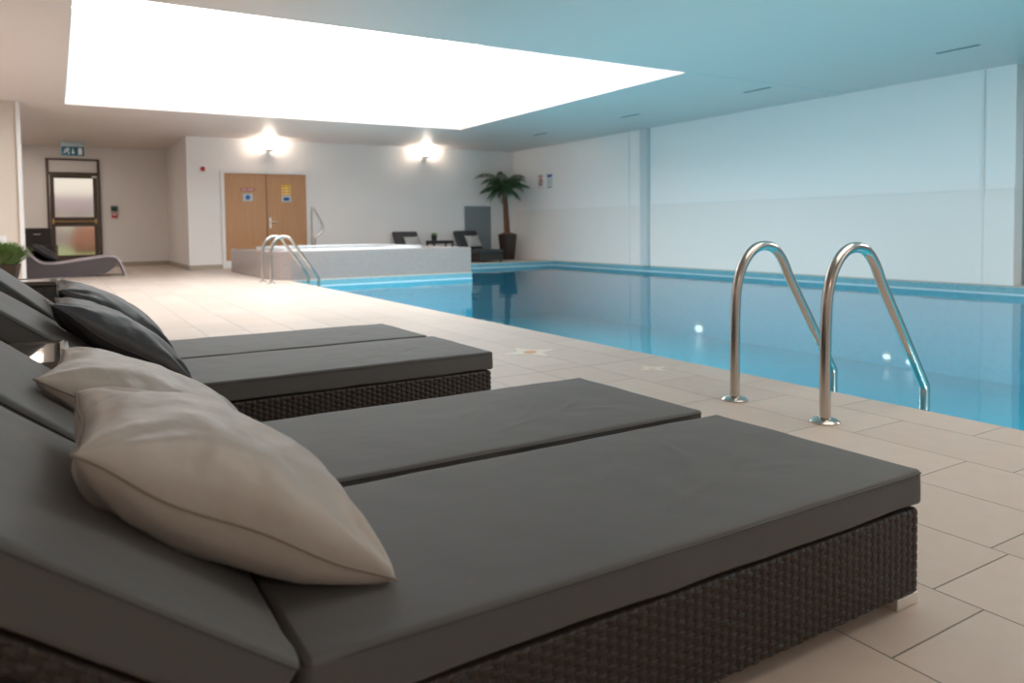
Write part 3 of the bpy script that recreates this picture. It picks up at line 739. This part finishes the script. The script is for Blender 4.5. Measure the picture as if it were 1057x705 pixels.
# ================================================================ BACK AREA
def wall_lamp(x, label):
    root = thing('wall_lamp', label, 'wall lamp', (x, YB, 2.60), group='glowing uplighters on the back wall')
    bm = bmesh.new(); box(bm, -.045, .045, -.02, 0, -.12, .02); tube(bm, [(0, -.02, -.05), (0, -.13, -.05), (0, -.15, .0)], .012, 8); bm_obj('bracket', bm, M['alu'], root, smooth=True)
    bm = bmesh.new(); lathe(bm, [(.03, -.01), (.08, 0), (.145, .02), (.155, .033), (.13, .03)], 0, -.19, 28); bm_obj('dish', bm, M['alu'], root, smooth=True)
    bm = bmesh.new(); lathe(bm, [(.11, .036), (.15, .07), (.17, .11), (.168, .112), (.145, .07), (.10, .040)], 0, -.19, 28); bm_obj('glass_bowl', bm, M['lampglass'], root, smooth=True)
    l = bpy.data.lights.new('lamp_light', 'POINT'); l.energy = 12; l.color = (1, .88, .74); l.shadow_soft_size = .10
    lo_ = bpy.data.objects.new('lamp_light', l); C.objects.link(lo_); lo_.parent = root; lo_.location = (0, -.19, .17)
wall_lamp(4.12, 'glowing uplighter on the wall above the beech doors')
wall_lamp(7.93, 'glowing uplighter on the wall between handrail and palm')

def strip_obj(name, bm, mats, label, cat, **k): return stamp(bm_obj(name, bm, mats[0], mats=mats), label, cat, **k)
# fire alarm
al = thing('fire_alarm', 'small red fire alarm left of the beech doors', 'fire alarm', (2.75, YB, 2.17))
bm = bmesh.new(); box(bm, -.07, .07, -.02, 0, -.07, .07); bm_obj('back_plate', bm, M['signwhite'], al, bevel=.005)
bm = bmesh.new(); bmesh.ops.create_uvsphere(bm, u_segments=20, v_segments=10, radius=.052, matrix=Matrix.Translation((0, -.03, 0)) @ Matrix.Diagonal((1, .7, 1, 1))); bm_obj('sounder', bm, M['red'], al, smooth=True)
# call points beside exit
cp = thing('call_point', 'green and red call point boxes on wall right of the exit door', 'call point', (1.25, YX, 1.3))
bm = bmesh.new(); box(bm, -.075, .075, -.05, 0, .03, .17); g_ = bm_obj('green_box', bm, M['green'], cp, bevel=.006)
bm = bmesh.new(); box(bm, -.05, .05, -.054, -.048, .06, .14); bm_obj('face_plate', bm, M['ink'], g_)
bm = bmesh.new(); box(bm, -.06, .06, -.05, 0, -.12, 0); r_ = bm_obj('red_box', bm, M['red'], cp, bevel=.006)
bm = bmesh.new(); box(bm, -.035, .035, -.054, -.048, -.06, -.02); bm_obj('face_plate', bm, M['signwhite'], r_)
# exit sign
es = thing('exit_sign', 'teal running-man exit sign hanging from the ceiling before the exit door', 'sign', (.40, 19.5, 2.63))
bm = bmesh.new(); box(bm, -.215, .215, -.015, .015, -.105, .09); bm_obj('sign_panel', bm, M['teal'], es, bevel=.003)
bm = bmesh.new(); box(bm, -.215, .215, -.02, .02, .09, .20); bm_obj('housing', bm, M['signpale'], es, bevel=.004)
bm = bmesh.new()
def flat(bm, pts, y=-.0165): bm.faces.new([bm.verts.new((x, y, z)) for x, z in pts])
# running figure
bmesh.ops.create_circle(bm, cap_ends=True, segments=12, radius=.015, matrix=Matrix.Translation((-.095, -.0165, .055)) @ Matrix.Rotation(PI / 2, 4, 'X'))
flat(bm, [(-.115, .035), (-.09, .04), (-.105, -.02), (-.13, -.015)]); flat(bm, [(-.11, .035), (-.16, .01), (-.165, .02), (-.115, .05)])
flat(bm, [(-.09, .035), (-.055, .01), (-.05, .02), (-.085, .048)]); flat(bm, [(-.125, -.015), (-.165, -.06), (-.18, -.05), (-.14, -.0)])
flat(bm, [(-.12, -.015), (-.08, -.045), (-.095, -.085), (-.08, -.085), (-.06, -.04), (-.105, -.005)])
# arrow down
flat(bm, [(-.008, .05), (.012, .05), (.012, -.03), (-.008, -.03)]); flat(bm, [(-.035, -.025), (.039, -.025), (.002, -.075)])
# doorway
flat(bm, [(.10, .065), (.175, .065), (.175, -.08), (.10, -.08)])
bm_obj('pictogram', bm, M['signwhite'], es)
for x in (-.15, .15): bm = bmesh.new(); tube(bm, [(x, 0, .20), (x, 0, ZC - 2.63)], .004, 6); bm_obj('hanger', bm, M['alu'], es)
# socket on the pillar
bm = bmesh.new(); box(bm, -.78, -.63, 14.06, 14.1, .66, .80); box(bm, -.755, -.72, 14.052, 14.06, .71, .75); box(bm, -.69, -.655, 14.052, 14.06, .71, .75)
stamp(bm_obj('wall_box', bm, M['signwhite'], bevel=.004), 'small white box on the beige pillar at the left edge', 'switch')

# grey panel in white frame
tr = bpy.data.objects.new('door_3', None); C.objects.link(tr); tr['kind'] = 'structure'; tr.location = (0, YB, 0)
bm = bmesh.new(); x0, x1, zt = 9.03, 9.83, 1.40
box(bm, x0 - .09, x0, -.04, 0, 0, zt + .09); box(bm, x1, x1 + .09, -.04, 0, 0, zt + .09); box(bm, x0, x1, -.04, 0, zt, zt + .09); part('door_frame', bm, M['trim'], tr)
bm = bmesh.new(); box(bm, x0, x1, -.015, 0, .02, zt); gp = part('door_leaf', bm, M['greypanel'], tr)
bm = bmesh.new()
for k in range(26): box(bm, x0 + .05, x1 - .05, -.022, -.014, .08 + k * .05, .105 + k * .05)
part('louvre', bm, M['greypanel'], gp)

# signs on the right wall
def wall_sign(y0, y1, z0, z1, label, build):
    root = thing('wall_sign', label, 'sign', (XW, (y0 + y1) / 2, (z0 + z1) / 2)); h = (z1 - z0) / 2; w_ = (y1 - y0) / 2
    bm = bmesh.new(); box(bm, -.012, 0, -w_, w_, -h, h); bm_obj('board', bm, M['signwhite'], root)
    build(root, w_, h)
def ring(bm, r0, r1, cy_, cz_, x, a0=0, a1=2 * PI, n=24):
    for k in range(n):
        t0, t1 = a0 + (a1 - a0) * k / n, a0 + (a1 - a0) * (k + 1) / n
        quad(bm, [(x, cy_ + r0 * math.cos(t0), cz_ + r0 * math.sin(t0)), (x, cy_ + r1 * math.cos(t0), cz_ + r1 * math.sin(t0)), (x, cy_ + r1 * math.cos(t1), cz_ + r1 * math.sin(t1)), (x, cy_ + r0 * math.cos(t1), cz_ + r0 * math.sin(t1))])
def s1(root, w_, h):
    bm = bmesh.new(); ring(bm, .072, .098, 0, -.02, -.014)
    quad(bm, [(-.0145, -.062, .05), (-.0145, -.046, .064), (-.0145, .062, -.09), (-.0145, .046, -.104)])
    for k in range(2): box(bm, -.014, -.012, -.10, .10, .135 - k * .032, .153 - k * .032)
    bm_obj('prohibition_ring', bm, M['red'], root)
    bm = bmesh.new(); ring(bm, .0, .018, 0, .025, -.0135); quad(bm, [(-.0135, -.028, -.0), (-.0135, .028, 0), (-.0135, .020, -.075), (-.0135, -.020, -.075)]); bm_obj('figure', bm, M['ink'], root)
def s2(root, w_, h):
    bm = bmesh.new(); box(bm, -.014, -.012, -.11, .11, .09, .165); bm_obj('blue_heading', bm, M['blue'], root)
    bm = bmesh.new()
    for k in range(3):
        z = .045 - k * .06
        ring(bm, 0, .022, -.08, z, -.0135); box(bm, -.014, -.012, -.04, .11, z - .018, z + .014)
    bm_obj('pictogram_row', bm, M['sgn_teal'] if 'sgn_teal' in M else M['signpale'], root)
    bm = bmesh.new(); box(bm, -.014, -.012, -.10, .10, -.165, -.135); bm_obj('footer_text', bm, M['greypanel'], root)
M['sgn_teal'] = mat('sign_grey_teal', (.28, .42, .46, 1), .5)
wall_sign(16.09, 16.38, 1.80, 2.18, 'white safety sign with red prohibition circle on right wall', s1)
wall_sign(15.68, 15.97, 1.79, 2.17, 'white pool rules sign with blue heading on right wall', s2)

# ceiling vents
vlabs = ['slot vent in ceiling nearest the right edge', 'slot vent in ceiling, second from the right edge', 'slot vent in ceiling above the narrow pilaster', 'slot vent in ceiling nearest the far corner']
v0 = thing('ceiling_vent', vlabs[0], 'vent', (0, 0, 0), group='slot vents in the ceiling along the right wall')
bm = bmesh.new(); box(bm, -.045, .045, -.27, .27, -.006, 0); bm_obj('frame', bm, M['pilaster'], v0)
bm = bmesh.new(); box(bm, -.022, .022, -.25, .25, -.009, -.006); bm_obj('slot', bm, M['ink'], v0)
for i, y in enumerate((4.92, 7.90, 10.86, 13.9)):
    o = v0 if i == 0 else copy_tree(v0)
    o.location = (9.02, y, ZC); o['label'] = vlabs[i]

# underwater lights on the pool's right wall
ulabs = ['oval white underwater glow beyond the deck edge, left of the ladder', 'bright underwater light spot seen inside the nearer ladder rail', 'right-hand twin of the underwater spots inside the nearer ladder rail', 'faint underwater light between the two ladder rails']
M['uw'] = mat('underwater_lens', (.9, .95, 1, 1), .3, emit=((.9, .97, 1, 1), .9))
u0 = thing('underwater_light', ulabs[0], 'pool light', (0, 0, 0), group='underwater lights on the right pool wall')
bm = bmesh.new(); bmesh.ops.create_uvsphere(bm, u_segments=20, v_segments=8, radius=1, matrix=Matrix.Diagonal((.03, .085, .055, 1))); bm_obj('lens', bm, M['uw'], u0, smooth=True)
bm = bmesh.new(); bmesh.ops.create_cone(bm, segments=24, cap_ends=True, radius1=.11, radius2=.10, depth=.012, matrix=Matrix.Rotation(-PI / 2, 4, 'Y')); bm_obj('bezel', bm, M['lightline'], u0, smooth=True)
for i, (y, z, s) in enumerate(((10.65, -1.17, 1.3), (6.74, -1.17, .75), (6.38, -1.20, .7), (7.8, -1.02, .55))):
    o = u0 if i == 0 else copy_tree(u0)
    o.location = (XW - .012, y, z); o.scale = (s, s, s); o['label'] = ulabs[i]

# star inlays on the deck
slabs = ['star-shaped inlay with orange centre beyond the second lounger', 'paler star-shaped inlay close to the pool edge']
def star(x, y, r, label):
    root = thing('deck_inlay', label, 'inlay', (x, y, 0), group='star inlays set in the deck')
    bm = bmesh.new(); N_ = 8; vs = []
    for k in range(N_):
        a = 2 * PI * k / N_; rr = r if k % 2 == 0 else r * .38
        vs.append(bm.verts.new((rr * math.cos(a), rr * math.sin(a), .0015)))
    top = bm.faces.new(vs); ext = bmesh.ops.extrude_face_region(bm, geom=[top])
    for v in [g for g in ext['geom'] if isinstance(g, bmesh.types.BMVert)]: v.co.z = 0
    bm_obj('star', bm, M['star'], root)
    bm = bmesh.new(); bmesh.ops.create_cone(bm, segments=20, cap_ends=True, radius1=r * .2, radius2=r * .17, depth=.004, matrix=Matrix.Translation((0, 0, .003))); bm_obj('centre', bm, M['gold'] if r > .2 else M['star'], root)
star(2.68, 4.28, .23, slabs[0]); star(2.95, 3.36, .12, slabs[1])

# ---------------------------------------------------------------- palm
def palm():
    root = thing('potted_palm', 'tall palm in a dark tapered pot in the far corner', 'palm tree', (9.96, 16.95, 0)); rnd = random.Random(12)
    bm = bmesh.new(); lathe(bm, [(.175, 0), (.18, .01), (.245, .63), (.25, .66), (.225, .66), (.22, .60)], seg=32); bm_obj('pot', bm, M['pot'], root, smooth=True)
    bm = bmesh.new(); bmesh.ops.create_uvsphere(bm, u_segments=24, v_segments=10, radius=1, matrix=Matrix.Translation((0, 0, .64)) @ Matrix.Diagonal((.215, .215, .07, 1))); bm_obj('soil', bm, M['soil'], root, smooth=True)
    pts, rr = [], []
    for k in range(61):
        t = k / 60; pts.append((-.01 - .10 * t + .03 * math.sin(t * 3), .02 * math.sin(t * 4),   .66 + 1.22 * t)); rr.append((.075 - .015 * t + (.045 * max(0, t - .86) / .14)) * (1 + .10 * (k % 3 == 0)))
    bm = bmesh.new(); tube(bm, pts, rr, 14); bm_obj('trunk', bm, M['trunk'], root)
    top = Vector(pts[-1]) + Vector((0, 0, .02))
    specs = [(a * 2 * PI / 9 + .2, e, L_) for a, e, L_ in [(i, .15 + .35 * rnd.random(), .66) for i in range(9)]] + [(a * 2 * PI / 7 + .6, .75 + .3 * rnd.random(), .66) for a in range(7)] + [(a * 2 * PI / 6 + .1, -.15 - .2 * rnd.random(), .55) for a in range(6)] + [(1.2, 1.35, .80), (4.0, 1.25, .76), (2.4, 1.1, .80), (5.4, 1.15, .74)]
    for az, el, Lf in specs:
        bm = bmesh.new(); d = Vector((math.cos(az), math.sin(az), 0)); Lf *= 1.0 + .22 * rnd.random(); pos = top.copy(); ang = el; n = 22; P_ = [pos.copy()]
        for k in range(n):
            pos = pos + (d * math.cos(ang) + Vector((0, 0, 1)) * math.sin(ang)) * (Lf / n); ang -= (.035 + .030 * (el > .5)) * (1 + k / n); P_.append(pos.copy())
        tube(bm, P_, [.009 * (1 - .85 * k / n) for k in range(n + 1)], 5)
        side = Vector((-d.y, d.x, 0))
        for k in range(2, n + 1):
            t = k / n; ll = .20 * math.sin(PI * min(1, .18 + .82 * t) ** .8) + .03; tan = (P_[k] - P_[k - 1]).normalized()
            for q in (0, .5):
                b0 = P_[k - 1].lerp(P_[k], q)
                for s_ in (-1, 1):
                    dr = (side * s_ * .75 + tan * .6 + Vector((0, 0, -.35 - .25 * rnd.random()))).normalized(); tip = b0 + dr * ll * (.85 + .3 * rnd.random()) + Vector((0, 0, -.25 * ll)); wv = tan * .0055
                    mid = b0 + dr * ll * .5
                    v = [bm.verts.new(x_) for x_ in (b0 - wv * .5, b0 + wv * .5, mid + wv, tip, mid - wv)]
                    bm.faces.new(v)
        for v_ in bm.verts: v_.co.x = min(v_.co.x, .555 - .02 * rnd.random()); v_.co.y = min(v_.co.y, .60)
        bm_obj('frond', bm, M['leaf'], root)
palm()

# ---------------------------------------------------------------- far loungers facing the pool
def far_lounger(x, y, rz, label):
    root = thing('sun_lounger', label, 'sun lounger', (x, y, 0), rz, group='dark sun loungers in the far corner')
    w_ = .64                                            # local: +y is the head, origin at the foot, centred in x
    bm = bmesh.new(); box(bm, -w_ / 2, w_ / 2, 0, 1.55, .05, .22); bm_obj('wicker_base', bm, M['wicker'], root, bevel=.01)
    for sx in (-1, 1):
        for yy in (.04, 1.47):
            bm = bmesh.new(); box(bm, sx * (w_ / 2 - .04) - .02, sx * (w_ / 2 - .04) + .02, yy, yy + .05, 0, .05); bm_obj('leg', bm, M['pot'], root)
    vf = round_box(w_, 1.12, .09, .02, 8, 14, 3); soft_obj('seat_cushion', vf, M['darkfab'], root, (0, .56, .265))
    e_ = math.radians(52); vf = round_box(w_, .60, .09, .02, 8, 10, 3)
    o = soft_obj('backrest_cushion', vf, M['darkfab'], root); o.location = (0, 1.12 + .30 * math.cos(e_), .27 + .30 * math.sin(e_)); o.rotation_euler = (e_, 0, 0)
    return root
M['darkfab'] = mat('dark_blue_grey_fabric', (.035, .038, .042, 1), .6)
far_lounger(7.30, 15.95, 0, 'dark sun lounger half hidden behind the raised spa')
far_lounger(8.92, 15.93, -.02, 'dark sun lounger beside the potted palm')
def far_pillow(x, y, z, el, label):
    v, f, loop = pillow_mesh('pillow', .40, .36, .12, 3, N=16)
    me = bpy.data.meshes.new('pillow'); me.from_pydata(v, [], f); me.update(); me.shade_smooth(); me.materials.append(M['greypil'])
    o = bpy.data.objects.new('pillow', me); C.objects.link(o); o.location = (x, y, z); o.rotation_euler = (el, 0, 0); stamp(o, label, 'pillow')
far_pillow(7.36, 17.06, .50, math.radians(52), 'pale grey pillow on the lounger half hidden behind the spa')
far_pillow(9.0, 17.03, .50, math.radians(52), 'pale grey pillow on the lounger beside the potted palm')
ft = thing('side_table', 'small dark side table between the two far loungers', 'side table', (8.10, 17.1, 0))
bm = bmesh.new(); box(bm, -.28, .28, -.22, .22, .45, .53); bm_obj('table_top', bm, M['wicker'], ft, bevel=.005)
for sx in (-1, 1):
    for sy in (-1, 1): bm = bmesh.new(); box(bm, sx * .25 - .02, sx * .25 + .02, sy * .19 - .02, sy * .19 + .02, 0, .45); bm_obj('leg', bm, M['wicker'], ft)
potted_grass('potted_grass', (7.95, 17.1, .53), .075, .13, .085, .09, 260, 'little round plant in dark pot on the far side table', 8, M['pot'])

# ---------------------------------------------------------------- curvy lilac lounger near the exit
cl = thing('curved_lounger', 'lilac grey curved lounger behind the left pillar, before the exit door', 'lounger', (0, 0, 0))
prof = smooth_path([(-.62, .78), (-.50, .62), (-.40, .47), (-.24, .315), (-.08, .285), (.12, .295), (.42, .34), (.80, .392), (.95, .385), (1.03, .33), (1.10, .20), (1.15, .05), (1.155, 0)], 5)
n_ = len(prof); bm = bmesh.new(); Y0, Y1 = 16.5, 17.15; th = .035
def inner(i):
    a = Vector(prof[max(i - 1, 0)]); b = Vector(prof[min(i + 1, n_ - 1)]); t = (b - a).normalized(); return Vector(prof[i]) + Vector((t.y, -t.x)) * th
IN = [inner(i) for i in range(n_)]
prof2 = [Vector(p_) for p_ in prof]
rows = [[bm.verts.new((p_.x, y, max(p_.y, 0))) for p_ in L_] for y, L_ in ((Y0, prof2), (Y1, prof2), (Y1, IN), (Y0, IN))]
for r_ in range(4):
    a, b = rows[r_], rows[(r_ + 1) % 4]
    for k in range(n_ - 1): bm.faces.new((a[k], a[k + 1], b[k + 1], b[k]))
bm.faces.new([rows[r_][0] for r_ in range(4)]); bm.faces.new([rows[r_][-1] for r_ in range(4)])
bm_obj('shell', bm, M['lilac'], cl, smooth=True)
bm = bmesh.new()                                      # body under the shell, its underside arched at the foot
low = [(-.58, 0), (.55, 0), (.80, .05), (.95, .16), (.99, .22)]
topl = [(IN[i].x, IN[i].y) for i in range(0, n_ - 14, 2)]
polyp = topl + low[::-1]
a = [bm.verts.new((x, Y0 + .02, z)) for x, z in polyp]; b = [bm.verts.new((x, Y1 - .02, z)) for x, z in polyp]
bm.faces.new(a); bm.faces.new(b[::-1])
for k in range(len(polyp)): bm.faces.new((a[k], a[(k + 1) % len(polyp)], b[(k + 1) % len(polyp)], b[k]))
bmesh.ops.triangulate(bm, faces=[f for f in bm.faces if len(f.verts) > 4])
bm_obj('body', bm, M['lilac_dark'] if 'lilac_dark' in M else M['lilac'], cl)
v, f, loop = pillow_mesh('pillow', .50, .42, .15, 5, N=20)
me = bpy.data.meshes.new('pillow'); me.from_pydata(v, [], f); me.update(); me.shade_smooth(); me.materials.append(M['darkpil'])
o = bpy.data.objects.new('pillow', me); C.objects.link(o); o.matrix_world = Matrix.Translation((-.16, 16.82, .475)) @ Matrix.Rotation(math.radians(36), 4, 'Y')
stamp(o, 'dark grey pillow on the lilac curved lounger', 'pillow')
# armchair and little table behind it
ac = thing('armchair', 'dark wicker armchair left of the exit door', 'chair', (-.33, 19.0, 0))
bm = bmesh.new(); box(bm, -.27, .27, -.04, .04, .40, .94); bm_obj('backrest', bm, M['wicker'], ac, bevel=.02)
bm = bmesh.new(); box(bm, -.27, .27, .04, .55, .28, .42); bm_obj('seat', bm, M['wicker'], ac, bevel=.02)
for sx in (-1, 1):
    bm = bmesh.new(); box(bm, sx * .27 - .03, sx * .27 + .03, 0, .55, .42, .62); bm_obj('arm', bm, M['wicker'], ac, bevel=.015)
    for yy in (0, .50): bm = bmesh.new(); box(bm, sx * .26 - .02, sx * .26 + .02, yy - .02, yy + .02, 0, .42); bm_obj('leg', bm, M['wicker'], ac)
bm = bmesh.new(); box(bm, -.05, .08, -.046, -.04, .80, .815); bm_obj('label_tab', bm, M['alu'], ac)
lt = thing('side_table', 'thin-legged dark side table beside the wicker armchair', 'side table', (-.11, 18.5, 0))
bm = bmesh.new(); box(bm, -.16, .16, -.2, .2, .55, .575); bm_obj('table_top', bm, M['wicker'], lt)
for sx in (-1, 1):
    for sy in (-1, 1): bm = bmesh.new(); box(bm, sx * .147 - .011, sx * .147 + .011, sy * .187 - .011, sy * .187 + .011, 0, .55); bm_obj('leg', bm, M['wicker'], lt)
